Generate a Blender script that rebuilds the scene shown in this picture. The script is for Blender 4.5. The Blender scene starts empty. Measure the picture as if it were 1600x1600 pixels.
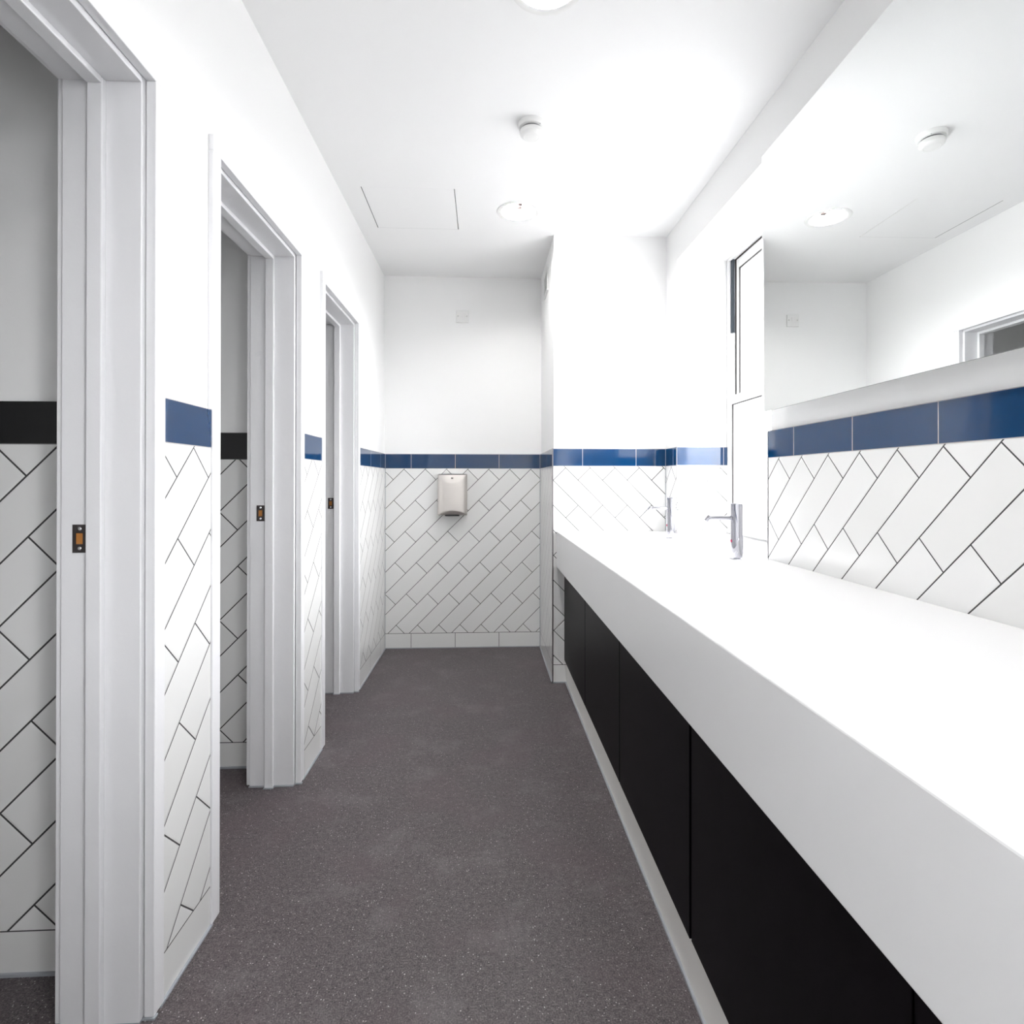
import bpy, bmesh, math, random
from mathutils import Matrix, Vector
random.seed(4)
S = bpy.context.scene
COL = S.collection

# ------------------------------------------------------------------ camera
cam_d = bpy.data.cameras.new('camera')
cam = bpy.data.objects.new('camera', cam_d); COL.objects.link(cam)
right = Vector((0.99876104, -0.04976086, 0.00048956))
up = Vector((-0.00064771, -0.00316216, 0.99999479))
fwd = Vector((0.04975906, 0.99875616, 0.00319047))
m = Matrix.Identity(4)
for i in range(3):
    m[i][0] = right[i]; m[i][1] = up[i]; m[i][2] = -fwd[i]
m[0][3], m[1][3], m[2][3] = 0.0, 0.0, 1.1444
cam.matrix_world = m
cam_d.sensor_width = 36.0
cam_d.lens = 880.25 / 1600 * 36.0
cam_d.shift_y = -0.0321
cam_d.clip_start = 0.02
S.camera = cam

# ------------------------------------------------------------------ exposure, sky, daylight
S.view_settings.view_transform = 'Standard'
S.view_settings.look = 'None'
S.view_settings.gamma = 1.0
S.view_settings.use_curve_mapping = False
S.view_settings.exposure = 1.6

LAMP = 270.0      # strength of the ceiling lamp tubes
SKY = 6.0       # overcast sky outside the windows

W = bpy.data.worlds.new('overcast_sky'); S.world = W
W.use_nodes = True
bg = W.node_tree.nodes['Background']
tc = W.node_tree.nodes.new('ShaderNodeTexCoord'); sx_ = W.node_tree.nodes.new('ShaderNodeSeparateXYZ')
rmp = W.node_tree.nodes.new('ShaderNodeValToRGB')
rmp.color_ramp.elements[0].position = 0.47; rmp.color_ramp.elements[0].color = (0.26, 0.26, 0.26, 1)   # pale street and walls below
rmp.color_ramp.elements[1].position = 0.53; rmp.color_ramp.elements[1].color = (0.975, 0.985, 1.0, 1)
mr_ = W.node_tree.nodes.new('ShaderNodeMapRange'); mr_.inputs['From Min'].default_value = -1.0
W.node_tree.links.new(tc.outputs['Generated'], sx_.inputs[0]); W.node_tree.links.new(sx_.outputs['Z'], mr_.inputs['Value'])
W.node_tree.links.new(mr_.outputs[0], rmp.inputs[0]); W.node_tree.links.new(rmp.outputs[0], bg.inputs['Color'])
bg.inputs['Strength'].default_value = SKY

def portal(name, loc, rot, sx, sy):
    l = bpy.data.lights.new(name, 'AREA'); l.shape = 'RECTANGLE'; l.size = sx; l.size_y = sy
    l.cycles.is_portal = True
    o = bpy.data.objects.new(name, l); COL.objects.link(o)
    o.location = loc; o.rotation_euler = rot
    return o
portal('window_portal', (1.50, 2.52, 1.60), (0, math.radians(90), 0), 1.50, 1.06)
portal('fill_window_portal', (1.50, -1.025, 1.60), (0, math.radians(90), 0), 1.50, 1.30)  # portal of the unseen window added for fill light

# ------------------------------------------------------------------ measurements
XL0, KL = -0.7194, 0.0118          # left wall line (tile face), slightly out of parallel
YB, XS, YP = 3.8836, 0.389, 3.1825 # back wall, pier side, pier front
XR, YR, YM = 1.0415, 3.0, 2.019    # right wall, far and near window reveals
ZC, ZT = 2.5477, 1.3287            # ceiling, top of blue border
TH = 0.008                         # tile thickness
ZB = 1.2287                        # underside of the blue border
ZS = 0.1035                        # top of skirting tiles
REAR = -2.0
CUBL = -2.15                       # far left inside the cubicles
def LX(x, y): return XL0 + KL * y + x

# ------------------------------------------------------------------ materials
def mat(name, col, rough=0.5, metal=0.0, spec=0.5, coat=0.0, emit=None):
    m = bpy.data.materials.new(name); m.use_nodes = True
    b = m.node_tree.nodes['Principled BSDF']
    b.inputs['Base Color'].default_value = (*col, 1)
    b.inputs['Roughness'].default_value = rough
    b.inputs['Metallic'].default_value = metal
    b.inputs['Specular IOR Level'].default_value = spec
    b.inputs['Coat Weight'].default_value = coat
    if emit:
        b.inputs['Emission Color'].default_value = (*emit[0], 1)
        b.inputs['Emission Strength'].default_value = emit[1]
    return m

class NT:
    def __init__(s, m): s.t = m.node_tree; s.b = s.t.nodes['Principled BSDF']
    def n(s, typ, **kw):
        o = s.t.nodes.new(typ)
        for k, v in kw.items(): setattr(o, k, v)
        return o
    def l(s, a, b): s.t.links.new(a, b)
    def math(s, op, a, b=None, c=None):
        o = s.n('ShaderNodeMath', operation=op)
        for i, v in enumerate((a, b, c)):
            if v is None: continue
            if isinstance(v, (int, float)): o.inputs[i].default_value = v
            else: s.l(v, o.inputs[i])
        return o.outputs[0]
    def pos(s):
        g = s.n('ShaderNodeNewGeometry'); sp = s.n('ShaderNodeSeparateXYZ')
        s.l(g.outputs['Position'], sp.inputs[0]); return g.outputs['Position'], sp.outputs
    def mix(s, f, a, b):
        o = s.n('ShaderNodeMix', data_type='RGBA')
        if isinstance(f, (int, float)): o.inputs['Factor'].default_value = f
        else: s.l(f, o.inputs['Factor'])
        for sock, v in ((o.inputs[6], a), (o.inputs[7], b)):
            if isinstance(v, tuple): sock.default_value = (*v, 1)
            else: s.l(v, sock)
        return o.outputs[2]
    def bump(s, h, dist, strength=1.0, invert=False):
        o = s.n('ShaderNodeBump'); o.invert = invert
        o.inputs['Distance'].default_value = dist; o.inputs['Strength'].default_value = strength
        s.l(h, o.inputs['Height']); s.l(o.outputs[0], s.b.inputs['Normal'])

WHITE_T = (0.80, 0.80, 0.79)
GROUT = (0.045, 0.043, 0.045)
def herring(name, axis, sgn, h0, z0, hp=0.1448, vp=0.2132, grout=0.0034):
    """White tiles laid at 45 degrees, each course stepping by one tile width."""
    m = mat(name, WHITE_T, 0.16); t = NT(m)
    _, p = t.pos()
    h = t.math('MULTIPLY', t.math('SUBTRACT', p[axis], h0), float(sgn))
    z = t.math('SUBTRACT', p['Z'], z0)
    r2 = math.sqrt(0.5)
    a = t.math('MULTIPLY', t.math('ADD', h, z), r2)
    b = t.math('MULTIPLY', t.math('SUBTRACT', h, z), r2)
    Pw = hp * r2; L = vp * 2 * r2
    bn = t.math('DIVIDE', b, Pw)
    row = t.math('FLOOR', bn)
    a2 = t.math('DIVIDE', t.math('SUBTRACT', a, t.math('MULTIPLY', row, Pw)), L)
    def edge(v, per):
        f = t.math('FRACT', v)
        d = t.math('MULTIPLY', t.math('MINIMUM', f, t.math('SUBTRACT', 1.0, f)), per)
        return d
    d = t.math('MINIMUM', edge(bn, Pw), edge(a2, L))
    g = t.math('LESS_THAN', d, grout / 2)
    # pillowed tile edge
    sm = t.n('ShaderNodeMapRange', interpolation_type='SMOOTHSTEP')
    sm.inputs['From Min'].default_value = grout / 2; sm.inputs['From Max'].default_value = 0.006
    t.l(d, sm.inputs['Value'])
    # every tile its own very slight tone
    cmb = t.n('ShaderNodeCombineXYZ'); t.l(row, cmb.inputs[0]); t.l(t.math('FLOOR', a2), cmb.inputs[1])
    wn = t.n('ShaderNodeTexWhiteNoise'); t.l(cmb.outputs[0], wn.inputs['Vector'])
    tone = t.mix(wn.outputs['Value'], (0.785, 0.785, 0.775), (0.82, 0.82, 0.815))
    t.l(t.mix(g, tone, GROUT), t.b.inputs['Base Color'])
    t.l(t.math('MULTIPLY_ADD', g, 0.6, 0.16), t.b.inputs['Roughness'])
    t.bump(sm.outputs[0], 0.0012, 0.6)
    return m

def coursed(name, axis, h0, period, col, groutc, z_lo, z_hi, rough=0.06, edge_lo=0.002, edge_hi=0.002, gw=0.003, wav=0.0):
    """One row of tiles end to end, joints at h0 + k * period."""
    m = mat(name, col, rough, spec=0.6); t = NT(m)
    P_, p = t.pos()
    f = t.math('FRACT', t.math('DIVIDE', t.math('SUBTRACT', p[axis], h0), period))
    d = t.math('MULTIPLY', t.math('MINIMUM', f, t.math('SUBTRACT', 1.0, f)), period)
    g = t.math('LESS_THAN', d, gw / 2)
    g = t.math('MAXIMUM', g, t.math('LESS_THAN', p['Z'], z_lo + edge_lo))
    g = t.math('MAXIMUM', g, t.math('GREATER_THAN', p['Z'], z_hi - edge_hi))
    t.l(t.mix(g, col, groutc), t.b.inputs['Base Color'])
    t.l(t.math('MULTIPLY_ADD', g, 0.6, rough), t.b.inputs['Roughness'])
    if wav:
        nz = t.n('ShaderNodeTexNoise'); nz.inputs['Scale'].default_value = 22.0
        t.l(P_, nz.inputs['Vector']); t.bump(nz.outputs[0], wav, 1.0)
    return m

def painted(name, col, rough=0.55, spec=0.3, scale=180.0, amt=0.00012):
    m = mat(name, col, rough, spec=spec); t = NT(m)
    P_, _ = t.pos()
    nz = t.n('ShaderNodeTexNoise'); nz.inputs['Scale'].default_value = scale; nz.inputs['Detail'].default_value = 4
    t.l(P_, nz.inputs['Vector']); t.bump(nz.outputs[0], amt, 1.0)
    return m

M = {}
M['paint'] = painted('white_wall_paint', (0.90, 0.90, 0.897))
M['ceil'] = painted('white_ceiling_paint', (0.90, 0.90, 0.90), 0.7)
M['gloss'] = painted('white_satin_woodwork', (0.83, 0.83, 0.848), 0.32, 0.5, 60, 0.0003)
M['solid'] = mat('white_solid_surface', (0.88, 0.88, 0.885), 0.2)
M['frame'] = painted('white_window_paint', (0.85, 0.85, 0.85), 0.3, 0.5, 60, 0.0002)
M['plastic'] = mat('white_plastic', (0.84, 0.84, 0.83), 0.3)
M['chrome'] = mat('polished_chrome', (0.52, 0.52, 0.56), 0.05, 1.0)
M['dark'] = mat('dark_gap', (0.02, 0.02, 0.022), 0.6)
M['gapblack'] = mat('black_carcass', (0.0015, 0.001, 0.0015), 0.8, spec=0.1)
M['gasket'] = mat('dark_gasket', (0.02, 0.018, 0.018), 0.6)
M['tube'] = mat('grey_plastic_tube', (0.05, 0.065, 0.08), 0.35)
M['rod'] = mat('steel_rod', (0.32, 0.30, 0.28), 0.35, 0.8)
M['mirror'] = mat('mirror_glass', (0.90, 0.915, 0.91), 0.0, 1.0)
M['mirror_edge'] = mat('mirror_ground_edge', (0.25, 0.27, 0.27), 0.35)
M['sealant'] = mat('grey_sealant', (0.36, 0.38, 0.41), 0.5)
M['metaltrim'] = mat('steel_corner_trim', (0.22, 0.21, 0.22), 0.3, 0.9)
M['wood'] = mat('bare_softwood', (0.42, 0.17, 0.035), 0.7)
M['nickel'] = mat('dark_bronze_plate', (0.09, 0.08, 0.08), 0.28, 0.9)
M['screw'] = mat('bright_screw', (0.75, 0.75, 0.75), 0.2, 1.0)
M['red'] = mat('red_sensor_lens', (0.35, 0.01, 0.06), 0.15)
M['reflector'] = mat('lamp_reflector', (0.88, 0.88, 0.88), 0.22, 0.6)
M['lampcap'] = mat('lamp_end_cap', (0.10, 0.07, 0.07), 0.5)
M['lamp'] = mat('lit_lamp_tube', (1, 1, 1), 0.4, emit=((1.0, 0.985, 0.97), LAMP))

# brushed steel of the dryer
m = M['brushed'] = mat('brushed_steel', (0.72, 0.68, 0.645), 0.42, 1.0); t = NT(m)
P_, _ = t.pos(); mp = t.n('ShaderNodeMapping'); mp.inputs['Scale'].default_value = (900, 60, 8)
t.l(P_, mp.inputs[0]); nz = t.n('ShaderNodeTexNoise'); nz.inputs['Scale'].default_value = 1.0
t.l(mp.outputs[0], nz.inputs['Vector']); t.bump(nz.outputs[0], 0.0001, 0.4)
m.node_tree.nodes['Principled BSDF'].inputs['Anisotropic'].default_value = 0.5

# glass: clear pane, reflects by angle
m = M['glass'] = bpy.data.materials.new('window_glass'); m.use_nodes = True
nt = m.node_tree; nt.nodes.remove(nt.nodes['Principled BSDF'])
tr = nt.nodes.new('ShaderNodeBsdfTransparent'); gl = nt.nodes.new('ShaderNodeBsdfGlossy'); gl.inputs['Roughness'].default_value = 0.0
lw = nt.nodes.new('ShaderNodeLayerWeight'); lw.inputs['Blend'].default_value = 0.5
pw = nt.nodes.new('ShaderNodeMath'); pw.operation = 'POWER'; pw.inputs[1].default_value = 5.0; nt.links.new(lw.outputs['Facing'], pw.inputs[0])
fr = nt.nodes.new('ShaderNodeMath'); fr.operation = 'MULTIPLY_ADD'; fr.inputs[1].default_value = 0.95; fr.inputs[2].default_value = 0.04; nt.links.new(pw.outputs[0], fr.inputs[0])
mx = nt.nodes.new('ShaderNodeMixShader'); nt.links.new(fr.outputs[0], mx.inputs[0])
nt.links.new(tr.outputs[0], mx.inputs[1]); nt.links.new(gl.outputs[0], mx.inputs[2])
nt.links.new(mx.outputs[0], nt.nodes['Material Output'].inputs['Surface'])

# floor: dark safety vinyl with mineral flecks, scuffs
m = M['floor'] = mat('dark_flecked_vinyl', (0.06, 0.05, 0.052), 0.5); t = NT(m)
P_, _ = t.pos()
n1 = t.n('ShaderNodeTexNoise'); n1.inputs['Scale'].default_value = 2.2; n1.inputs['Detail'].default_value = 5; t.l(P_, n1.inputs['Vector'])
n2 = t.n('ShaderNodeTexNoise'); n2.inputs['Scale'].default_value = 260; n2.inputs['Detail'].default_value = 3; t.l(P_, n2.inputs['Vector'])
base = t.mix(n1.outputs[0], (0.040, 0.032, 0.034), (0.072, 0.060, 0.063))
g2 = t.n('ShaderNodeMapRange'); g2.inputs['From Min'].default_value = 0.42; g2.inputs['From Max'].default_value = 0.72
t.l(n2.outputs[0], g2.inputs['Value'])
c2 = t.mix(g2.outputs[0], base, t.mix(0.75, base, (0.20, 0.17, 0.175)))
vo = t.n('ShaderNodeTexVoronoi'); vo.inputs['Scale'].default_value = 165; t.l(P_, vo.inputs['Vector'])
sep = t.n('ShaderNodeSeparateColor'); t.l(vo.outputs['Color'], sep.inputs[0])
fl = t.math('MULTIPLY', t.math('LESS_THAN', vo.outputs['Distance'], 0.22), t.math('GREATER_THAN', sep.outputs[0], 0.74))
c3 = t.mix(t.math('MULTIPLY', fl, sep.outputs[1]), c2, (0.60, 0.56, 0.56))
fd = t.math('MULTIPLY', t.math('LESS_THAN', vo.outputs['Distance'], 0.3), t.math('LESS_THAN', sep.outputs[0], 0.16))
c4 = t.mix(fd, c3, (0.022, 0.019, 0.02))
n3 = t.n('ShaderNodeTexNoise'); n3.inputs['Scale'].default_value = 5.5; n3.inputs['Detail'].default_value = 8; n3.inputs['Roughness'].default_value = 0.65; t.l(P_, n3.inputs['Vector'])
sc = t.n('ShaderNodeMapRange'); sc.inputs['From Min'].default_value = 0.52; sc.inputs['From Max'].default_value = 0.75; t.l(n3.outputs[0], sc.inputs['Value'])
n5 = t.n('ShaderNodeTexNoise'); n5.inputs['Scale'].default_value = 75; n5.inputs['Detail'].default_value = 4; t.l(P_, n5.inputs['Vector'])
g5 = t.n('ShaderNodeMapRange'); g5.inputs['From Min'].default_value = 0.3; g5.inputs['From Max'].default_value = 0.7; g5.inputs['To Min'].default_value = 0.72; g5.inputs['To Max'].default_value = 1.32
t.l(n5.outputs[0], g5.inputs['Value'])
vm = t.n('ShaderNodeVectorMath', operation='SCALE'); t.l(c4, vm.inputs[0]); t.l(g5.outputs[0], vm.inputs['Scale']); c4 = vm.outputs[0]
n6 = t.n('ShaderNodeTexNoise'); n6.inputs['Scale'].default_value = 3.3; n6.inputs['Detail'].default_value = 2; t.l(P_, n6.inputs['Vector'])
g6 = t.n('ShaderNodeMapRange'); g6.inputs['From Min'].default_value = 0.5; g6.inputs['From Max'].default_value = 0.62; t.l(n6.outputs[0], g6.inputs['Value'])
c4 = t.mix(t.math('MULTIPLY', g6.outputs[0], 0.30), c4, (0.10, 0.070, 0.078))
c5 = t.mix(t.math('MULTIPLY', sc.outputs[0], 0.40), c4, (0.22, 0.20, 0.205))
t.l(c5, t.b.inputs['Base Color'])
t.bump(n2.outputs[0], 0.0006, 0.7)

# cabinet: near-black stained veneer
m = M['veneer'] = mat('black_stained_veneer', (0.012, 0.009, 0.012), 0.4, spec=0.09); t = NT(m)
P_, _ = t.pos(); mp = t.n('ShaderNodeMapping'); mp.inputs['Scale'].default_value = (30, 30, 1.6)
t.l(P_, mp.inputs[0]); nz = t.n('ShaderNodeTexNoise'); nz.inputs['Scale'].default_value = 1.0; nz.inputs['Detail'].default_value = 5
t.l(mp.outputs[0], nz.inputs['Vector'])
t.l(t.mix(nz.outputs[0], (0.0008, 0.0004, 0.0010), (0.0040, 0.0024, 0.0044)), t.b.inputs['Base Color'])
M['plinth'] = painted('stone_laminate_plinth', (0.84, 0.82, 0.79), 0.45, 0.4)

NAVY = (0.0012, 0.034, 0.108)
NAVYG = (0.42, 0.40, 0.40)
BLACK = (0.0015, 0.0015, 0.002)
M['t_left'] = herring('tiles_left_near', 'Y', 1, 1.402, 1.2245)
M['t_left2'] = herring('tiles_left_mid', 'Y', 1, 2.337, 0.388)
M['t_left3'] = herring('tiles_left_far', 'Y', 1, 3.2234, 0.176)
M['t_back'] = herring('tiles_back', 'X', 1, -0.6145, 1.0115)
M['t_pier'] = herring('tiles_pier', 'X', -1, 0.4635, 1.2195, hp=0.1415, grout=0.0038)
M['t_pier_side'] = herring('tiles_pier_side', 'Y', -1, 3.30, 1.222)
M['t_right'] = herring('tiles_right', 'Y', -1, 1.2283, 1.2235, hp=0.1432, vp=0.2152)
M['t_reveal'] = herring('tiles_reveal', 'X', -1, 1.1391, 1.215)
M['t_cub1'] = herring('tiles_cubicle_near', 'X', 1, -0.988, 1.2275, grout=0.0042)
M['t_cub2'] = herring('tiles_cubicle_mid', 'X', 1, -0.982, 1.2370, vp=0.2165, grout=0.0042)
M['t_cub3'] = herring('tiles_cubicle_far', 'X', 1, -0.980, 1.23)
def blue(name, axis, h0, period=0.302):
    return coursed(name, axis, h0, period, NAVY, NAVYG, ZB, ZT, wav=0.00018)
M['b_left'] = blue('blue_border_left', 'Y', 1.2, 3.0)
M['b_left3'] = blue('blue_border_left_far', 'Y', 3.42)
M['b_back'] = blue('blue_border_back', 'X', -0.4972, 0.3007)
M['b_pier'] = blue('blue_border_pier', 'X', 0.5607, 0.308)
M['b_side'] = blue('blue_border_pier_side', 'Y', 3.47)
M['b_right'] = blue('blue_border_right', 'Y', 1.8453)
M['b_reveal'] = blue('blue_border_reveal', 'X', 1.30, 0.8)
M['k_border'] = coursed('black_border', 'X', -0.88, 0.302, BLACK, (0.2, 0.2, 0.2), ZB, ZT + 0.008, rough=0.05, wav=0.00018)
def skirt(name, axis, h0, period=0.302):
    return coursed(name, axis, h0, period, WHITE_T, GROUT, -1, ZS, rough=0.16, edge_hi=0.003, gw=0.0032)
M['s_back'] = skirt('skirting_back', 'X', -0.4972, 0.3007)
M['s_left'] = skirt('skirting_left', 'Y', 0.9, 3.0)
M['s_x'] = skirt('skirting_x', 'X', 5.0, 9.0)
M['s_left3'] = skirt('skirting_left_far', 'Y', 3.42)

# ------------------------------------------------------------------ mesh helpers
def box(bm, x0, x1, y0, y1, z0, z1, left=False):
    vs = []
    for x in (x0, x1):
        for y in (y0, y1):
            for z in (z0, z1):
                vs.append(bm.verts.new((LX(x, y) if left else x, y, z)))
    for f in ((0, 1, 3, 2), (4, 6, 7, 5), (0, 4, 5, 1), (2, 3, 7, 6), (0, 2, 6, 4), (1, 5, 7, 3)):
        bm.faces.new([vs[i] for i in f])

def lathe(bm, prof, seg=40, origin=(0, 0, 0), caps=True, rot=None):
    rings = []
    for r, z in prof:
        ring = []
        for i in range(seg):
            a = 2 * math.pi * i / seg
            v = Vector((r * math.cos(a), r * math.sin(a), z))
            if rot: v = rot @ v
            ring.append(bm.verts.new(v + Vector(origin)))
        rings.append(ring)
    for A, B in zip(rings, rings[1:]):
        for i in range(seg):
            bm.faces.new((A[i], A[(i + 1) % seg], B[(i + 1) % seg], B[i]))
    if caps:
        bm.faces.new(list(reversed(rings[0]))); bm.faces.new(rings[-1])

def extrude_profile(bm, prof, a, b, fn):
    """prof: list of 2-D points; fn(u, v, w) -> 3-D; swept from w=a to w=b."""
    r0 = [bm.verts.new(fn(u, v, a)) for u, v in prof]
    r1 = [bm.verts.new(fn(u, v, b)) for u, v in prof]
    n = len(prof)
    for i in range(n):
        bm.faces.new((r0[i], r0[(i + 1) % n], r1[(i + 1) % n], r1[i]))
    bm.faces.new(list(reversed(r0))); bm.faces.new(r1)

def obj(name, bm, material, parent=None, bevel=0, smooth=False, seg=2):
    bmesh.ops.recalc_face_normals(bm, faces=bm.faces)
    me = bpy.data.meshes.new(name); bm.to_mesh(me); bm.free()
    if smooth:
        for p in me.polygons: p.use_smooth = True
    o = bpy.data.objects.new(name, me); COL.objects.link(o)
    for mm in (material if isinstance(material, list) else [material]): me.materials.append(mm)
    if bevel:
        b = o.modifiers.new('bevel', 'BEVEL'); b.width = bevel; b.segments = seg; b.limit_method = 'ANGLE'
        b.angle_limit = math.radians(40)
        if hasattr(b, 'harden_normals'): pass
    if smooth:
        me.set_sharp_from_angle(angle=math.radians(35))
    if parent:
        o.parent = parent
        o.matrix_parent_inverse = Matrix.Translation(-Vector(parent.location)) if not parent.parent else Matrix.Identity(4)
    return o

def parent_origin(p):
    while p.parent: p = p.parent
    return Vector(p.location)

def child(name, boxes, material, parent, bevel=0, left=False, smooth=False):
    bm = bmesh.new()
    for b in boxes: box(bm, *b, left=left)
    return obj(name, bm, material, parent, bevel, smooth)

def empty(name, loc):
    o = bpy.data.objects.new(name, None); COL.objects.link(o); o.location = loc
    o.empty_display_size = 0.1
    return o

def tag(o, label, cat, group=None):
    o['label'] = label; o['category'] = cat
    if group: o['group'] = group
    return o

def struct(o): o['kind'] = 'structure'; return o

# ------------------------------------------------------------------ floor and ceiling
bm = bmesh.new(); box(bm, CUBL - 0.1, 1.6, REAR - 0.15, YB + 0.15, -0.12, 0.0)
struct(obj('floor', bm, M['floor']))

HX0, HX1, HY0, HY1 = -0.588, -0.1415, 2.715, 3.150
LAMPS = [(0.178, 2.925), (0.178, 1.572), (0.178, 0.22), (0.178, -1.13)]  # last two are unseen lamps, added to fill light from behind the camera
CUBLAMPS = [(-1.40, 1.10), (-1.40, 2.04), (-1.40, 2.98)]
HOLE = 0.096
bm = bmesh.new()
def quad(x0, x1, y0, y1, z=ZC):
    if x1 - x0 < 1e-6 or y1 - y0 < 1e-6: return
    bm.faces.new([bm.verts.new(p) for p in ((x0, y0, z), (x0, y1, z), (x1, y1, z), (x1, y0, z))])
cx = sorted({CUBL - 0.1, HX0, HX1, 0.178 - 0.13, 0.178 + 0.13, -1.40 - 0.13, -1.40 + 0.13, 1.6})
cy = sorted({REAR - 0.15, YB + 0.15, HY0, HY1} | {y - 0.13 for _, y in LAMPS + CUBLAMPS} | {y + 0.13 for _, y in LAMPS + CUBLAMPS})
for i in range(len(cx) - 1):
    for j in range(len(cy) - 1):
        mx_, my_ = (cx[i] + cx[i + 1]) / 2, (cy[j] + cy[j + 1]) / 2
        if HX0 < mx_ < HX1 and HY0 < my_ < HY1: continue
        lam = [l for l in LAMPS + CUBLAMPS if abs(mx_ - l[0]) < 0.13 and abs(my_ - l[1]) < 0.13]
        if lam:
            if any(my_ > l[1] - 0.13 for l in lam): pass
            continue
        quad(cx[i], cx[i + 1], cy[j], cy[j + 1])
for lx, ly in LAMPS + CUBLAMPS:
    n = 48; ci, sq = [], []
    for k in range(n):
        a = 2 * math.pi * k / n; c_, s_ = math.cos(a), math.sin(a)
        mm = 0.13 / max(abs(c_), abs(s_))
        ci.append(bm.verts.new((lx + HOLE * c_, ly + HOLE * s_, ZC))); sq.append(bm.verts.new((lx + mm * c_, ly + mm * s_, ZC)))
    for k in range(n): bm.faces.new((ci[k], ci[(k + 1) % n], sq[(k + 1) % n], sq[k]))
for f in bm.faces:
    f.normal_update()
    if f.normal.z > 0: f.normal_flip()
box(bm, CUBL - 0.1, 1.6, REAR - 0.15, YB + 0.15, 2.80, 2.95)
me = bpy.data.meshes.new('ceiling'); bm.to_mesh(me); bm.free()
o = bpy.data.objects.new('ceiling', me); COL.objects.link(o); me.materials.append(M['ceil']); struct(o)

# ------------------------------------------------------------------ left wall with its three door openings
DOORS = [(0.585, 1.2375), (1.529, 2.166), (2.478, 3.092)]   # clear span between architrave inner edges
HEAD = 1.9985
WX0, WX1 = -0.176, -0.008
bm = bmesh.new()
edges = [REAR] + [v for d in DOORS for v in d] + [YB + 0.1]
for k in range(0, len(edges), 2):
    a = edges[k] + (0.0 if k == 0 else 0.028); b = edges[k + 1] - (0.028 if k + 2 < len(edges) else 0.0)
    box(bm, WX0, WX1, a, b, 0, 2.80, left=True)
for a, b in DOORS: box(bm, WX0, WX1, a - 0.028, b + 0.028, HEAD + 0.028, 2.80, left=True)
wl = struct(obj('wall_left', bm, M['paint']))
AW = 0.042
stubs = [(REAR, DOORS[0][0] - AW, 't_left', 'b_left', 's_left'), (DOORS[0][1] + 0.024, DOORS[1][0] - AW + 0.004, 't_left', 'b_left', 's_left'),
         (DOORS[1][1] + 0.026, DOORS[2][0] - AW, 't_left2', 'b_left', 's_left'), (DOORS[2][1] + 0.034, YB, 't_left3', 'b_left3', 's_left3')]
for a, b, tm, bmn, sm in stubs:
    child('tile_cladding', [(-TH, 0, a, b, ZS, ZB)], M[tm], wl, left=True)
    child('tile_border', [(-TH, 0.001, a, b, ZB, ZT)], M[bmn], wl, left=True)
    child('tile_skirting', [(-TH, 0, a, b, 0.0, ZS)], M[sm], wl, left=True)
    child('floor_sealant', [(-0.002, 0.006, a, b, 0.0, 0.005)], M['sealant'], wl, left=True)

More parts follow.
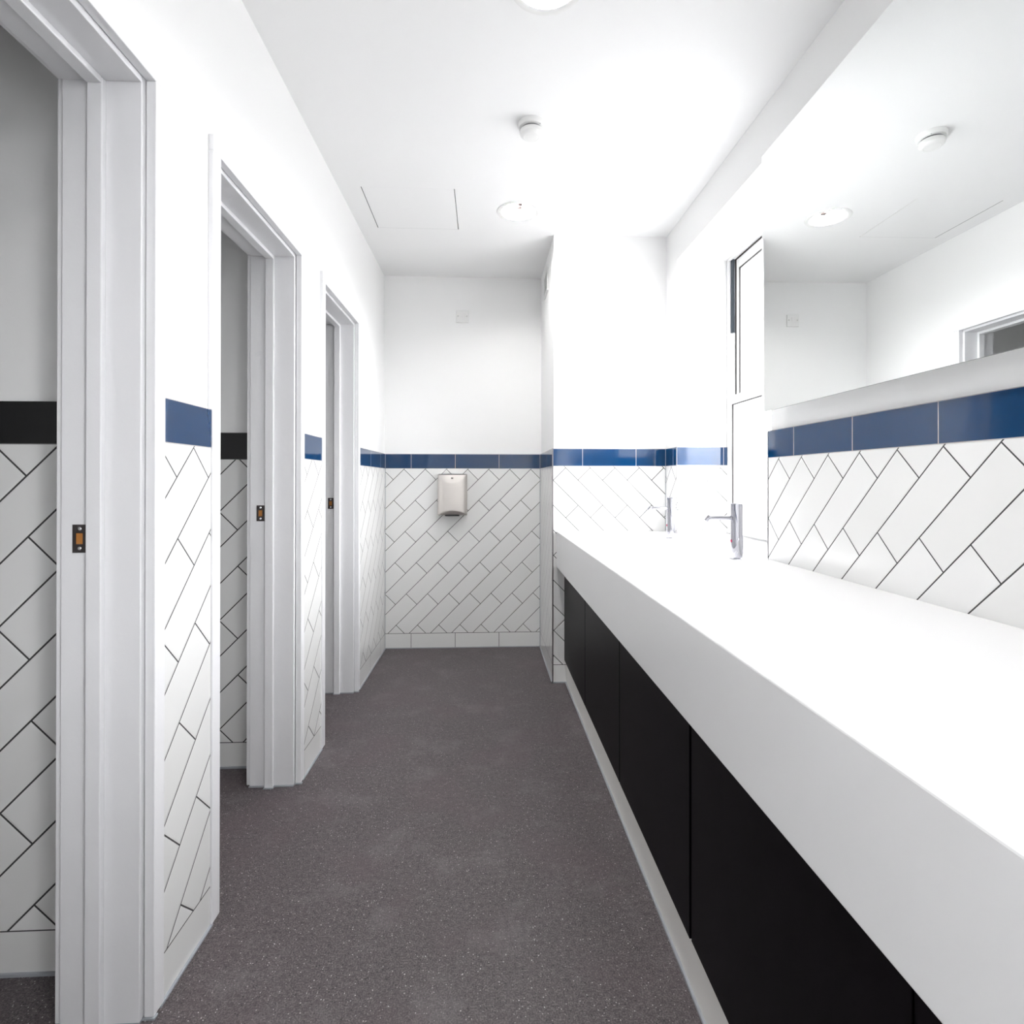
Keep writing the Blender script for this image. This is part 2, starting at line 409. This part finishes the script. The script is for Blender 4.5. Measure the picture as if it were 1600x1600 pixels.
# ------------------------------------------------------------------ door frames
for k, (a, b) in enumerate(DOORS):
    d = struct(empty('door_%d' % (k + 1), (LX(0, b), b, 0)))
    ja, jb = a - 0.000 + 0.012, b - 0.012     # faces of the lining
    # lining: two jambs and a head
    child('door_lining', [(-0.180, -0.018, jb, jb + 0.04, 0.004, HEAD + 0.03), (-0.180, -0.018, ja - 0.04, ja, 0.004, HEAD + 0.03),
                          (-0.180, -0.018, ja, jb, HEAD - 0.012, HEAD + 0.03)], M['gloss'], d, bevel=0.0015, left=True)
    hs = HEAD - 0.012
    child('door_stop', [(-0.121, -0.090, jb - 0.014, jb, 0.002, hs), (-0.121, -0.090, ja, ja + 0.014, 0.002, hs),
                        (-0.121, -0.090, ja + 0.014, jb - 0.014, hs - 0.014, hs)], M['gloss'], d, bevel=0.002, left=True)
    child('architrave', [(-0.016, 0.005, b, b + AW - 0.004, 0.004, HEAD), (-0.016, 0.005, a - AW, a, 0.004, HEAD),
                         (-0.016, 0.005, a - AW, b + AW - 0.004, HEAD, HEAD + AW)], M['gloss'], d, bevel=0.002, left=True)
    child('back_architrave', [(-0.194, -0.1785, jb + 0.006, jb + 0.05, 0.004, HEAD), (-0.194, -0.1785, ja - 0.05, ja - 0.006, 0.004, HEAD),
                         (-0.194, -0.1785, ja - 0.05, jb + 0.05, HEAD - 0.006, HEAD + 0.04)], M['gloss'], d, bevel=0.002, left=True)
    child('floor_sealant', [(-0.182, -0.018, jb - 0.005, jb + 0.01, 0.0, 0.004), (-0.123, -0.088, jb - 0.019, jb - 0.004, 0.0, 0.003),
                            (-0.018, 0.008, b - 0.003, b + 0.01, 0.0, 0.004)], M['sealant'], d, left=True)
    # strike plate let into the far jamb
    px0, px1, z0, z1 = -0.1555, -0.1265, 0.9935, 1.0525
    zc = (z0 + z1) / 2
    y = jb
    sp = child('strike_plate', [(px0, px0 + 0.007, y - 0.0015, y + 0.002, z0, z1), (px1 - 0.008, px1, y - 0.0015, y + 0.002, z0, z1),
                                (px0 + 0.007, px1 - 0.008, y - 0.0015, y + 0.002, z0, z0 + 0.018), (px0 + 0.007, px1 - 0.008, y - 0.0015, y + 0.002, z1 - 0.018, z1)],
               M['nickel'], d, left=True)
    sp['label'] = 'dark metal strike plate with a bare wood keep hole'
    kh = child('keep_hole', [(px0 + 0.006, px1 - 0.007, y - 0.0004, y + 0.001, z0 + 0.017, z1 - 0.017)], M['wood'], sp, left=True)
    for zz in (z0 + 0.009, z1 - 0.009):
        bm = bmesh.new()
        lathe(bm, [(0.0001, 0.0012), (0.0022, 0.0012), (0.0040, 0.0)], 16, (LX((px0 + px1) / 2, y), y - 0.0016, zz), caps=False,
              rot=Matrix.Rotation(math.radians(90), 3, 'X'))
        obj('screw', bm, M['screw'], sp, smooth=True)

# ------------------------------------------------------------------ cubicles behind the left wall
def cub_wall(name, y0, y1, tm, zt=ZT):
    x0, x1 = CUBL, -0.86
    bm = bmesh.new(); box(bm, x0, LX(WX0, y0) + 0.001, y0 + TH, y1, 0, 2.80)
    w = struct(obj(name, bm, M['paint']))
    xe = LX(WX0, y0)
    if tm:
        child('tile_cladding', [(x0, xe, y0, y0 + TH, ZS, ZB)], M[tm], w)
        child('tile_border', [(x0, xe, y0 - 0.001, y0 + TH, ZB, zt)], M['k_border'], w)
        child('tile_skirting', [(x0, xe, y0, y0 + TH, 0.006, ZS)], M['s_x'], w)
        child('floor_sealant', [(x0, xe, y0 - 0.006, y0 + 0.002, 0, 0.007)], M['sealant'], w)
    return w
cub_wall('wall_cubicle_near', 0.40, 0.48, None)
cub_wall('wall_cubicle_first', 1.362, 1.44, 't_cub1')
cub_wall('wall_cubicle_second', 2.300, 2.38, 't_cub2', ZT + 0.008)
cub_wall('wall_cubicle_third', 3.245, 3.325, 't_cub3')
bm = bmesh.new(); box(bm, CUBL - 0.12, CUBL, 0.40, 3.325, 0, 2.80)
struct(obj('wall_cubicle_side', bm, M['paint']))

# ------------------------------------------------------------------ back wall
bm = bmesh.new(); box(bm, -0.85, 0.55, YB + TH, YB + 0.13, 0, 2.80)
wb = struct(obj('wall_back', bm, M['paint']))
xa, xb = LX(0, YB), XS
child('tile_cladding', [(xa, xb, YB, YB + TH, ZS, ZB)], M['t_back'], wb)
child('tile_border', [(xa, xb, YB - 0.001, YB + TH, ZB, ZT)], M['b_back'], wb)
child('tile_skirting', [(xa, xb, YB, YB + TH, 0, ZS)], M['s_back'], wb)
child('floor_sealant', [(xa, xb, YB - 0.006, YB + 0.002, 0, 0.005)], M['sealant'], wb)
child('corner_joint', [(xa - 0.002, xa + 0.003, YB - 0.003, YB + 0.002, 0.0, ZT), (xb - 0.003, xb + 0.002, YB - 0.003, YB + 0.002, 0.0, ZT)], M['sealant'], wb)

# ------------------------------------------------------------------ pier at the end of the counter
bm = bmesh.new(); box(bm, XS + TH, 1.46, YP + TH, YB + 0.13, 0, 2.80)
wp = struct(obj('wall_pier', bm, M['paint']))
child('tile_cladding', [(XS, XS + TH, YP + 0.004, YB, ZS, ZB)], M['t_pier_side'], wp)
child('tile_border', [(XS - 0.001, XS + TH, YP + 0.004, YB, ZB, ZT)], M['b_side'], wp)
child('tile_skirting', [(XS, XS + TH, YP + 0.004, YB, 0, ZS)], M['s_left3'], wp)
child('tile_cladding', [(XS + 0.004, XR, YP, YP + TH, ZS, ZB)], M['t_pier'], wp)
child('tile_border', [(XS + 0.004, XR, YP - 0.001, YP + TH, ZB, ZT)], M['b_pier'], wp)
child('tile_skirting', [(XS + 0.004, XR, YP, YP + TH, 0, ZS)], M['s_x'], wp)
child('corner_trim', [(XS - 0.002, XS + 0.0045, YP - 0.002, YP + 0.0045, 0.0, ZT)], M['metaltrim'], wp)
child('floor_sealant', [(XS - 0.006, XS + 0.002, YP - 0.006, YB, 0, 0.005), (XS - 0.006, 0.47, YP - 0.006, YP + 0.002, 0, 0.005)], M['sealant'], wp)
child('corner_joint', [(XR - 0.003, XR + 0.002, YP - 0.003, YP + 0.002, 0.86, ZT)], M['sealant'], wp)

# ------------------------------------------------------------------ right wall with window recess
RT = XR + TH
RHEAD = 2.347
WINB = 0.8599
bm = bmesh.new()
box(bm, RT, 1.46, -0.40, YM - TH, 0, 2.80)
box(bm, RT, 1.46, REAR, -1.65, 0, 2.80)
box(bm, RT, 1.46, -1.65, -0.40, 0, 0.80)
box(bm, RT, 1.46, -1.65, -0.40, RHEAD, 2.80)
box(bm, RT, 1.46, YR + TH, YP + TH, 0, 2.80)
box(bm, RT, 1.46, YM - TH, YR + TH, RHEAD, 2.80)
box(bm, RT, 1.46, YM - TH, YR + TH, 0, 0.80)
wr = struct(obj('wall_right', bm, M['paint']))
child('tile_cladding', [(XR, RT, -0.40, YM, 0.70, ZB), (XR, RT, REAR, -1.65, 0.70, ZB), (XR, RT, YR, YP, 0.70, ZB)], M['t_right'], wr)
child('tile_border', [(XR - 0.001, RT, -0.40, YM, ZB, ZT), (XR - 0.001, RT, REAR, -1.65, ZB, ZT), (XR - 0.001, RT, YR, YP, ZB, ZT)], M['b_right'], wr)
child('tile_cladding', [(RT, 1.3206, YR, YR + TH, 0.80, ZB), (RT, 1.3206, YM - TH, YM, 0.80, ZB)], M['t_reveal'], wr)
child('tile_border', [(RT, 1.3206, YR - 0.001, YR + TH, ZB, ZT), (RT, 1.3206, YM - TH, YM + 0.001, ZB, ZT)], M['b_reveal'], wr)
child('corner_trim', [(XR - 0.002, XR + 0.003, YM - 0.003, YM + 0.0015, 0.86, ZT), (XR - 0.0015, XR + 0.002, YR - 0.0015, YR + 0.002, 0.86, ZT)], M['metaltrim'], wr)

# ------------------------------------------------------------------ rear wall behind the camera; unseen window added in the right wall as fill
bm = bmesh.new()
box(bm, -1.3, 1.46, REAR - 0.15, REAR, 0, 2.80)
struct(obj('wall_rear', bm, M['paint']))
w2 = struct(empty('added_fill_window', (1.34, -1.025, 0.80)))
wa, wb_ = -1.65, -0.40
child('window_frame', [(1.32, 1.40, wa, wa + 0.06, 0.80, RHEAD), (1.32, 1.40, wb_ - 0.06, wb_, 0.80, RHEAD),
                       (1.32, 1.40, wa + 0.06, wb_ - 0.06, 0.80, 0.90), (1.32, 1.40, wa + 0.06, wb_ - 0.06, RHEAD - 0.06, RHEAD),
                       (1.32, 1.40, wa + 0.06, wb_ - 0.06, 1.555, 1.60)], M['frame'], w2, bevel=0.002)
child('pane', [(1.36, 1.364, wa + 0.06, wb_ - 0.06, 0.90, 1.555), (1.36, 1.364, wa + 0.06, wb_ - 0.06, 1.60, RHEAD - 0.06)], M['glass'], w2)
child('window_sill', [(RT - 0.005, 1.32, wa + 0.002, wb_ - 0.002, 0.80, 0.86)], M['solid'], w2)

# ------------------------------------------------------------------ sash window in the recess
w1 = struct(empty('window_1', (1.33, 2.51, 0.86)))
ya, yb = YM + 0.0, YR + 0.0
zt_ = RHEAD
child('window_frame', [(1.3206, 1.335, yb - 0.012, yb, 0.862, zt_), (1.3206, 1.335, ya, ya + 0.012, 0.862, zt_), (1.3206, 1.335, ya + 0.012, yb - 0.012, zt_ - 0.010, zt_),
                       (1.335, 1.45, yb - 0.004, yb + 0.004, 0.862, zt_), (1.335, 1.45, ya - 0.004, ya + 0.004, 0.862, zt_), (1.335, 1.45, ya, yb, zt_ - 0.004, zt_ + 0.004),
                       (1.335, 1.45, ya, yb, 0.84, 0.872)], M['frame'], w1)
def sash(name, x0, x1, y0, y1, z0, z1, st, top, bot):
    s = child(name, [(x0, x1, y0, y0 + st, z0, z1), (x0, x1, y1 - st, y1, z0, z1), (x0, x1, y0 + st, y1 - st, z1 - top, z1), (x0, x1, y0 + st, y1 - st, z0, z0 + bot)],
              M['frame'], w1, bevel=0.0015)
    g = 0.005
    child('glazing_gasket', [(x0 - 0.0008, x0 + 0.004, y0 + st, y0 + st + g, z0 + bot, z1 - top), (x0 - 0.0008, x0 + 0.007, y1 - st - g, y1 - st, z0 + bot, z1 - top),
                     (x0 - 0.0008, x0 + 0.007, y0 + st, y1 - st, z1 - top - g, z1 - top)], M['gasket'], s)
    child('pane', [(x0 + 0.008, x0 + 0.012, y0 + st, y1 - st, z0 + bot, z1 - top)], M['glass'], s)
    return s
sash('upper_sash', 1.352, 1.385, ya + 0.022, yb - 0.045, 1.56, 2.330, 0.032, 0.052, 0.035)
sash('lower_sash', 1.316, 1.346, ya + 0.010, yb - 0.028, 0.868, 1.598, 0.042, 0.046, 0.060)
# dark shadow-gap seal round the upper sash
child('weather_seal', [(1.349, 1.360, yb - 0.045, yb - 0.031, 1.60, 2.336), (1.349, 1.360, ya + 0.02, yb - 0.031, 2.3300, 2.3375)], M['gasket'], w1)
bm = bmesh.new(); lathe(bm, [(0.0095, 1.945), (0.0112, 1.948), (0.0112, zt_ - 0.006)], 20, (1.3445, yb - 0.018, 0))
bt = obj('balance_tube', bm, M['tube'], w1, smooth=True); bt['label'] = 'grey sash balance tube'
bm = bmesh.new(); lathe(bm, [(0.0022, 1.60), (0.0022, 1.950)], 12, (1.3445, yb - 0.018, 0))
obj('balance_rod', bm, M['rod'], bt, smooth=True)

# ------------------------------------------------------------------ wash counter with sunk trough basin
XF, ZK, ZF = 0.411, 0.8599, 0.6552
YN = -1.55
YE = YP - 0.0015
bx0, bx1, by0, by1 = 0.686, 0.865, 1.74, 3.02
bm = bmesh.new()
xs = [XF, bx0, bx1, RT - 0.0095]; ys = [YN, by0, by1, YE]
V = {}
def vv(x, y, z):
    k = (round(x, 5), round(y, 5), round(z, 5))
    if k not in V: V[k] = bm.verts.new((x, y, z))
    return V[k]
for i in range(3):
    for j in range(3):
        if i == 1 and j == 1: continue
        bm.faces.new([vv(xs[a], ys[b], ZK) for a, b in ((i, j), (i + 1, j), (i + 1, j + 1), (i, j + 1))])
XB = xs[3]; ZU = ZK - 0.02
def ringpts(z): return [vv(XF, y, z) for y in ys] + [vv(x, YE, z) for x in xs[1:]] + [vv(XB, y, z) for y in ys[-2::-1]] + [vv(x, YN, z) for x in xs[-2:0:-1]]
top = ringpts(ZK)
low = ringpts(ZF)
n = len(top)
for k in range(n):
    if k < 3:   # front fascia
        bm.faces.new((top[k], low[k], low[(k + 1) % n], top[(k + 1) % n]))
    else:
        bm.faces.new((top[k], low[k], low[(k + 1) % n], top[(k + 1) % n]))
bm.faces.new(low)
# basin walls, floor falling towards the back slot
f0 = [(bx0 + 0.012, by0 + 0.012), (bx1 - 0.004, by0 + 0.012), (bx1 - 0.004, by1 - 0.012), (bx0 + 0.012, by1 - 0.012)]
r0 = [vv(bx0, by0, ZK), vv(bx1, by0, ZK), vv(bx1, by1, ZK), vv(bx0, by1, ZK)]
r1 = [vv(f0[0][0], f0[0][1], ZK - 0.062), vv(f0[1][0], f0[1][1], ZK - 0.105), vv(f0[2][0], f0[2][1], ZK - 0.105), vv(f0[3][0], f0[3][1], ZK - 0.062)]
for k in range(4): bm.faces.new((r0[k], r0[(k + 1) % 4], r1[(k + 1) % 4], r1[k]))
bm.faces.new(r1)
ct = obj('wash_counter', bm, M['solid'], bevel=0.004, seg=3)
tag(ct, 'long white solid surface wash counter with deep grey-white front edge along the right wall', 'counter')
child('window_ledge', [(RT - 0.0095, 1.3206, YM + 0.002, YR - 0.002, ZK - 0.03, ZK - 0.0004)], M['solid'], ct)
bm = bmesh.new(); lathe(bm, [(0.001, 0.003), (0.018, 0.003), (0.021, 0.0)], 28, (0.835, 2.39, ZK - 0.1005), caps=False)
obj('drain_cover', bm, M['chrome'], ct, smooth=True)

# ------------------------------------------------------------------ cupboards below the counter
XC, ZCB = 0.4560, 0.1284
joints = [YP - 0.003, 2.5255, 1.878, 1.2289, 0.580, -0.070, -0.72, -1.37]
labels = ['black cupboard against the tiled pier at the far end of the counter',
          'black cupboard under the counter, second from the tiled pier',
          'black cupboard under the counter, third from the tiled pier',
          'black cupboard fourth from the tiled pier, looking largest and cut off by the bottom edge',
          'nearest black cupboard, only a sliver showing below the counter front at the bottom edge', None, None]
for k in range(len(joints) - 1):
    b_, a_ = joints[k], joints[k + 1]
    if b_ < 0.3: continue
    c = empty('cupboard', (XC + 0.05, (a_ + b_) / 2, ZCB))
    tag(c, labels[k] or 'black cupboard under the counter', 'cupboard', 'black cupboards under the wash counter')
    child('body', [(XC + 0.020, XC + 0.44, a_ + 0.001, b_ - 0.001, ZCB + 0.002, ZF - 0.006)], M['gapblack'], c)
    child('door', [(XC + (0.002 if k == 3 else 0), XC + 0.019, a_ + 0.003, b_ - (0.003 if k else 0.0), ZCB, ZF - 0.004)], M['veneer'], c, bevel=0.001)
bm = bmesh.new(); box(bm, 0.4665, 0.484, YN, YP - 0.001, 0.0, ZCB - 0.001)
pl = tag(obj('plinth', bm, M['plinth']), 'pale stone-coloured kick plinth running below the black cupboards', 'plinth')
child('floor_sealant', [(0.4605, 0.467, YN, YP - 0.007, 0.0, 0.007)], M['sealant'], pl)

# ------------------------------------------------------------------ mirror
MA, MB_ = 0.978, 0.009
bm = bmesh.new()
def mx(y): return MA + MB_ * y
y0, y1, z0, z1 = 0.25, 1.972, 1.3905, 2.3085
def slab(bm, y0, y1, z0, z1, d0, d1):
    vs = [bm.verts.new((mx(y) + d, y, z)) for d in (d0, d1) for y in (y0, y1) for z in (z0, z1)]
    for f in ((0, 1, 3, 2), (4, 6, 7, 5), (0, 4, 5, 1), (2, 3, 7, 6), (0, 2, 6, 4), (1, 5, 7, 3)): bm.faces.new([vs[i] for i in f])
mr = empty('wall_mirror', (mx(0.4), 0.4, z0))
tag(mr, 'large frameless mirror on the right wall above the blue tile border', 'mirror')
slab(bm, y0, y1, z0, z1, 0.0, 0.0055)
mg = obj('mirror_glass', bm, [M['mirror'], M['mirror_edge']], mr)
for p in mg.data.polygons:
    if abs(p.normal.x) < 0.9: p.material_index = 1
bm = bmesh.new()
for (a, b) in ((z0 + 0.03, z0 + 0.07), (z1 - 0.07, z1 - 0.03)):
    vs = []
    for xw in (0, 1):
        for y in (y0 + 0.03, y1 - 0.03):
            for z in (a, b): vs.append(bm.verts.new(((mx(y) + 0.0056) if xw == 0 else RT, y, z)))
    for f in ((0, 1, 3, 2), (4, 6, 7, 5), (0, 4, 5, 1), (2, 3, 7, 6), (0, 2, 6, 4), (1, 5, 7, 3)): bm.faces.new([vs[i] for i in f])
obj('mounting_batten', bm, M['frame'], mr)

# ------------------------------------------------------------------ sensor taps
def tap():
    t0 = empty('sensor_tap', (0, 0, 0))
    bm = bmesh.new()
    lathe(bm, [(0.0265, 0.0), (0.0265, 0.003), (0.0225, 0.0055), (0.0225, 0.196), (0.0222, 0.1975), (0.0222, 0.1985), (0.0215, 0.2015), (0.0195, 0.203), (0.0, 0.203)][:-1], 48)
    obj('tap_body', bm, M['chrome'], t0, smooth=True)
    bm = bmesh.new()
    R_ = Matrix.Rotation(math.radians(-90), 3, 'Y')
    lathe(bm, [(0.0075, 0.015), (0.0075, 0.108), (0.0065, 0.112), (0.0045, 0.1135)], 24, (0, 0, 0.150), rot=R_)
    sp = obj('spout', bm, M['chrome'], t0, smooth=True)
    bm = bmesh.new()
    R2 = Matrix.Rotation(math.radians(-140), 3, 'Y')
    lathe(bm, [(0.0078, -0.010), (0.0085, -0.004), (0.0085, 0.010), (0.0070, 0.0125)], 24, (-0.108, 0, 0.1485), rot=R2)
    obj('nozzle', bm, M['chrome'], sp, smooth=True)
    bm = bmesh.new()
    lathe(bm, [(0.0060, 0.0205), (0.0060, 0.0232), (0.0045, 0.0238)], 20, (0, 0, 0.065), rot=R_)
    sn = obj('sensor_eye', bm, M['red'], t0, smooth=True); sn['label'] = 'dark red sensor window'
    return t0
def copy_tree(o, parent=None):
    c = o.copy(); COL.objects.link(c)
    if parent: c.parent = parent
    for ch in list(o.children): copy_tree(ch, c)
    return c
tp = tap(); tp2 = copy_tree(tp)
tp.location = (0.926, 2.021, ZK); tag(tp, 'nearer tall chrome sensor tap, standing closest to the mirror wall', 'tap', 'sensor taps on the wash counter')
tp2.location = (0.930, 2.759, ZK); tag(tp2, 'farther chrome sensor tap, standing in front of the tiled window reveal', 'tap', 'sensor taps on the wash counter')

# ------------------------------------------------------------------ hand dryer
hd = empty('hand_dryer', (-0.2127, YB, 0.9105))
tag(hd, 'brushed steel hand dryer on the white tiled end wall', 'hand dryer')
hx0, hx1, hz0, hz1 = -0.3115, -0.1145, 0.913, 1.190
D = 0.100
bm = bmesh.new()
NU, NV = 40, 48
def dep(u, v):      # u -1..1 across, v 0..1 up
    e = (1 - abs(u) ** 5)
    d = 0.060 + 0.034 * e ** 0.5 * (1 - 0.25 * u * u)
    arc = 0.78 + 0.20 * u * u                        # smile-shaped crease near the top
    if v > arc: d -= (v - arc) * 0.045
    cur = 0.11 - 0.10 * u * u
    if v < cur: d -= (cur - v) * 0.14
    k = min(v, 1 - v)
    if k < 0.03: d -= 0.010 * (1 - math.sqrt(1 - (1 - k / 0.03) ** 2))
    return d
grid = [[bm.verts.new((hx0 + (hx1 - hx0) * (i / NU), YB - dep(-1 + 2 * i / NU, j / NV), hz0 + (hz1 - hz0) * j / NV)) for j in range(NV + 1)] for i in range(NU + 1)]
for i in range(NU):
    for j in range(NV): bm.faces.new((grid[i][j], grid[i + 1][j], grid[i + 1][j + 1], grid[i][j + 1]))
bnd = [grid[i][0] for i in range(NU + 1)] + [grid[NU][j] for j in range(1, NV + 1)] + [grid[i][NV] for i in range(NU - 1, -1, -1)] + [grid[0][j] for j in range(NV - 1, 0, -1)]
bk = [bm.verts.new((v.co.x, YB - 0.006, v.co.z)) for v in bnd]
for k in range(len(bnd)): bm.faces.new((bnd[k], bnd[(k + 1) % len(bnd)], bk[(k + 1) % len(bnd)], bk[k]))
bm.faces.new(bk)
cv = obj('cover', bm, M['brushed'], hd, smooth=True)
child('back_plate', [(hx0 + 0.004, hx1 - 0.004, YB - 0.007, YB, hz0 - 0.004, hz1 + 0.002)], M['dark'], hd)
ao = child('air_outlet', [(-0.262, -0.165, YB - 0.080, YB - 0.030, hz0 - 0.006, hz0 + 0.004)], M['dark'], hd, bevel=0.004)
zz = hz0 + (hz1 - hz0) * 0.90
ux = -0.2130
yy = YB - dep(0.0, 0.90) - 0.0006
bd = child('badge', [(ux - 0.0095, ux + 0.0095, yy - 0.0006, yy + 0.003, zz - 0.0085, zz + 0.0085)], M['brushed'], hd, bevel=0.0005)
child('badge_mark', [(ux - 0.006, ux - 0.0015, yy - 0.0012, yy, zz - 0.005, zz + 0.005), (ux + 0.0015, ux + 0.006, yy - 0.0012, yy, zz - 0.005, zz + 0.005),
                     (ux - 0.0015, ux + 0.0015, yy - 0.0012, yy, zz - 0.0015, zz + 0.0015)], M['dark'], bd)

# ------------------------------------------------------------------ fused connection unit on the back wall
wy = YB + TH
fs = empty('fused_spur_switch', (-0.1486, wy, 2.274))
tag(fs, 'small square white electrical outlet plate high on the end wall', 'wall switch')
sx, sz = -0.1486, 2.2742
child('face_plate', [(sx - 0.043, sx + 0.043, wy - 0.009, wy, sz - 0.043, sz + 0.043)], M['plastic'], fs, bevel=0.003)
for s_ in (-1, 1):
    bm = bmesh.new(); lathe(bm, [(0.0001, 0.0008), (0.0035, 0.0008), (0.004, 0.0)], 16, (sx + s_ * 0.030, wy - 0.0091, sz + 0.004), caps=False, rot=Matrix.Rotation(math.radians(90), 3, 'X'))
    obj('screw', bm, M['screw'], fs)
child('rocker', [(sx - 0.011, sx + 0.011, wy - 0.012, wy - 0.008, sz - 0.006, sz + 0.024)], M['plastic'], fs, bevel=0.001)
child('fuse_holder', [(sx - 0.011, sx + 0.011, wy - 0.0102, wy - 0.0088, sz - 0.028, sz - 0.016)], M['plastic'], fs, bevel=0.0005)

# ------------------------------------------------------------------ vent grille high on the pier side
vx = XS + TH
vg = empty('vent_grille', (vx, 3.56, 2.325))
tag(vg, 'small white louvred vent grille high on the side of the pier', 'vent')
va, vb, vz0, vz1 = 3.46, 3.66, 2.325, 2.465
child('grille_frame', [(vx - 0.008, vx, va, va + 0.018, vz0, vz1), (vx - 0.008, vx, vb - 0.018, vb, vz0, vz1), (vx - 0.008, vx, va + 0.018, vb - 0.018, vz0, vz0 + 0.018), (vx - 0.008, vx, va + 0.018, vb - 0.018, vz1 - 0.018, vz1)], M['plastic'], vg, bevel=0.001)
child('backing', [(vx - 0.001, vx, va + 0.018, vb - 0.018, vz0 + 0.018, vz1 - 0.018)], mat('grey_shadow_backing', (0.62, 0.62, 0.62), 0.8), vg)
bm = bmesh.new()
for k in range(7):
    zc_ = vz0 + 0.024 + k * 0.0145
    extrude_profile(bm, [(-0.001, 0.006), (-0.0075, -0.004), (-0.0085, -0.002), (-0.001, 0.009)], va + 0.018, vb - 0.018, lambda u, v, w: (vx + u, w, zc_ + v))
obj('slats', bm, M['plastic'], vg)

# ------------------------------------------------------------------ smoke detector
sd = empty('smoke_detector', (0.186, 2.203, ZC))
tag(sd, 'round white smoke detector on the ceiling, nearer than the far lamp', 'smoke detector')
def lz(name, prof, m_, parent, seg=48, dx=0, dy=0, caps=True):
    bm = bmesh.new(); lathe(bm, prof, seg, (parent_origin(parent).x + dx, parent_origin(parent).y + dy, ZC), caps=caps)
    return obj(name, bm, m_, parent, smooth=True)
lz('detector_base', [(0.053, 0.0), (0.053, -0.012), (0.050, -0.019), (0.042, -0.021)], M['plastic'], sd)
lz('sensing_slot', [(0.039, -0.018), (0.039, -0.029)], mat('grey_slot', (0.22, 0.22, 0.23), 0.6), sd)
lz('detector_head', [(0.040, -0.0275), (0.0455, -0.029), (0.0465, -0.034), (0.0445, -0.044), (0.036, -0.0515), (0.030, -0.053), (0.029, -0.0522), (0.022, -0.0530), (0.0005, -0.0545)], M['plastic'], sd, caps=True)
bm = bmesh.new(); lathe(bm, [(0.0001, -0.0010), (0.0025, -0.0010), (0.003, 0.0)], 12, (0.186 + 0.030, 2.203 - 0.035, ZC - 0.0195), caps=False)
obj('indicator_light', bm, mat('indicator_grey', (0.45, 0.45, 0.45), 0.3), sd)

# ------------------------------------------------------------------ recessed ceiling lamps
def downlight(lx, ly):
    d = empty('ceiling_lamp', (lx, ly, ZC))
    lz('trim_ring', [(0.090, 0.004), (0.090, -0.003), (0.100, -0.0065), (0.110, -0.005), (0.1135, 0.0), (0.110, 0.0005), (0.095, 0.001), (0.090, 0.004)], M['plastic'], d, 64, caps=False)
    lz('reflector', [(0.0905, -0.002), (0.088, 0.02), (0.078, 0.055), (0.062, 0.085), (0.050, 0.097), (0.001, 0.098)], M['reflector'], d, 64, caps=False)
    for s_ in (-1, 1):
        R3 = Matrix.Rotation(math.radians(90), 3, 'Y')
        bm = bmesh.new()
        for yo in (-0.008, 0.008):
            lathe(bm, [(0.003, -0.066), (0.0065, -0.062), (0.0065, -0.004)], 14, (lx, ly + s_ * 0.022 + yo, ZC + 0.036), rot=R3)
        tb = obj('lamp_tube', bm, M['lamp'], d, smooth=True)
        bm = bmesh.new(); box(bm, lx - 0.005, lx + 0.020, ly + s_ * 0.022 - 0.016, ly + s_ * 0.022 + 0.016, ZC + 0.027, ZC + 0.046)
        obj('lamp_cap', bm, M['lampcap'], tb, bevel=0.003)
    return d
dls = [downlight(*p) for p in LAMPS[:3]]
cub = [copy_tree(dls[2]) for _ in range(3)]
for c_, (xx_, yy_), nm in zip(cub, CUBLAMPS, ('nearest', 'middle', 'farthest')):
    c_.location = (xx_, yy_, ZC)
    tag(c_, 'round ceiling lamp inside the %s cubicle' % nm, 'ceiling lamp', 'cubicle ceiling lamps')
d4 = copy_tree(dls[2]); d4.location = (LAMPS[3][0], LAMPS[3][1], ZC); dls.append(d4)
for d, lb in zip(dls, ['round recessed ceiling lamp at the far end, between smoke detector and pier', 'round recessed ceiling lamp cut off by the top edge of the photo',
                       'unseen fill lamp added out of frame, one nearer than the lamp at the top edge', 'unseen fill lamp added out of frame, last one before the rear wall']):
    tag(d, lb, 'ceiling lamp', 'recessed ceiling lamps')

# ------------------------------------------------------------------ access hatch
ah = empty('access_hatch', ((HX0 + HX1) / 2, (HY0 + HY1) / 2, ZC))
tag(ah, 'square white access hatch set flush in the ceiling', 'access hatch')
child('hatch_panel', [(HX0 + 0.003, HX1 - 0.0035, HY0 + 0.0006, HY1 - 0.0006, ZC, ZC + 0.018)], M['ceil'], ah)
bm = bmesh.new()
for b in ((HX0 - 0.02, HX0, HY0 - 0.02, HY1 + 0.02, ZC + 0.001, ZC + 0.03), (HX1, HX1 + 0.02, HY0 - 0.02, HY1 + 0.02, ZC + 0.001, ZC + 0.03),
          (HX0, HX1, HY0 - 0.02, HY0, ZC + 0.001, ZC + 0.03), (HX0, HX1, HY1, HY1 + 0.02, ZC + 0.001, ZC + 0.03), (HX0 - 0.02, HX1 + 0.02, HY0 - 0.02, HY1 + 0.02, ZC + 0.03, ZC + 0.034)):
    box(bm, *b)
obj('hatch_frame', bm, M['gasket'], ah)
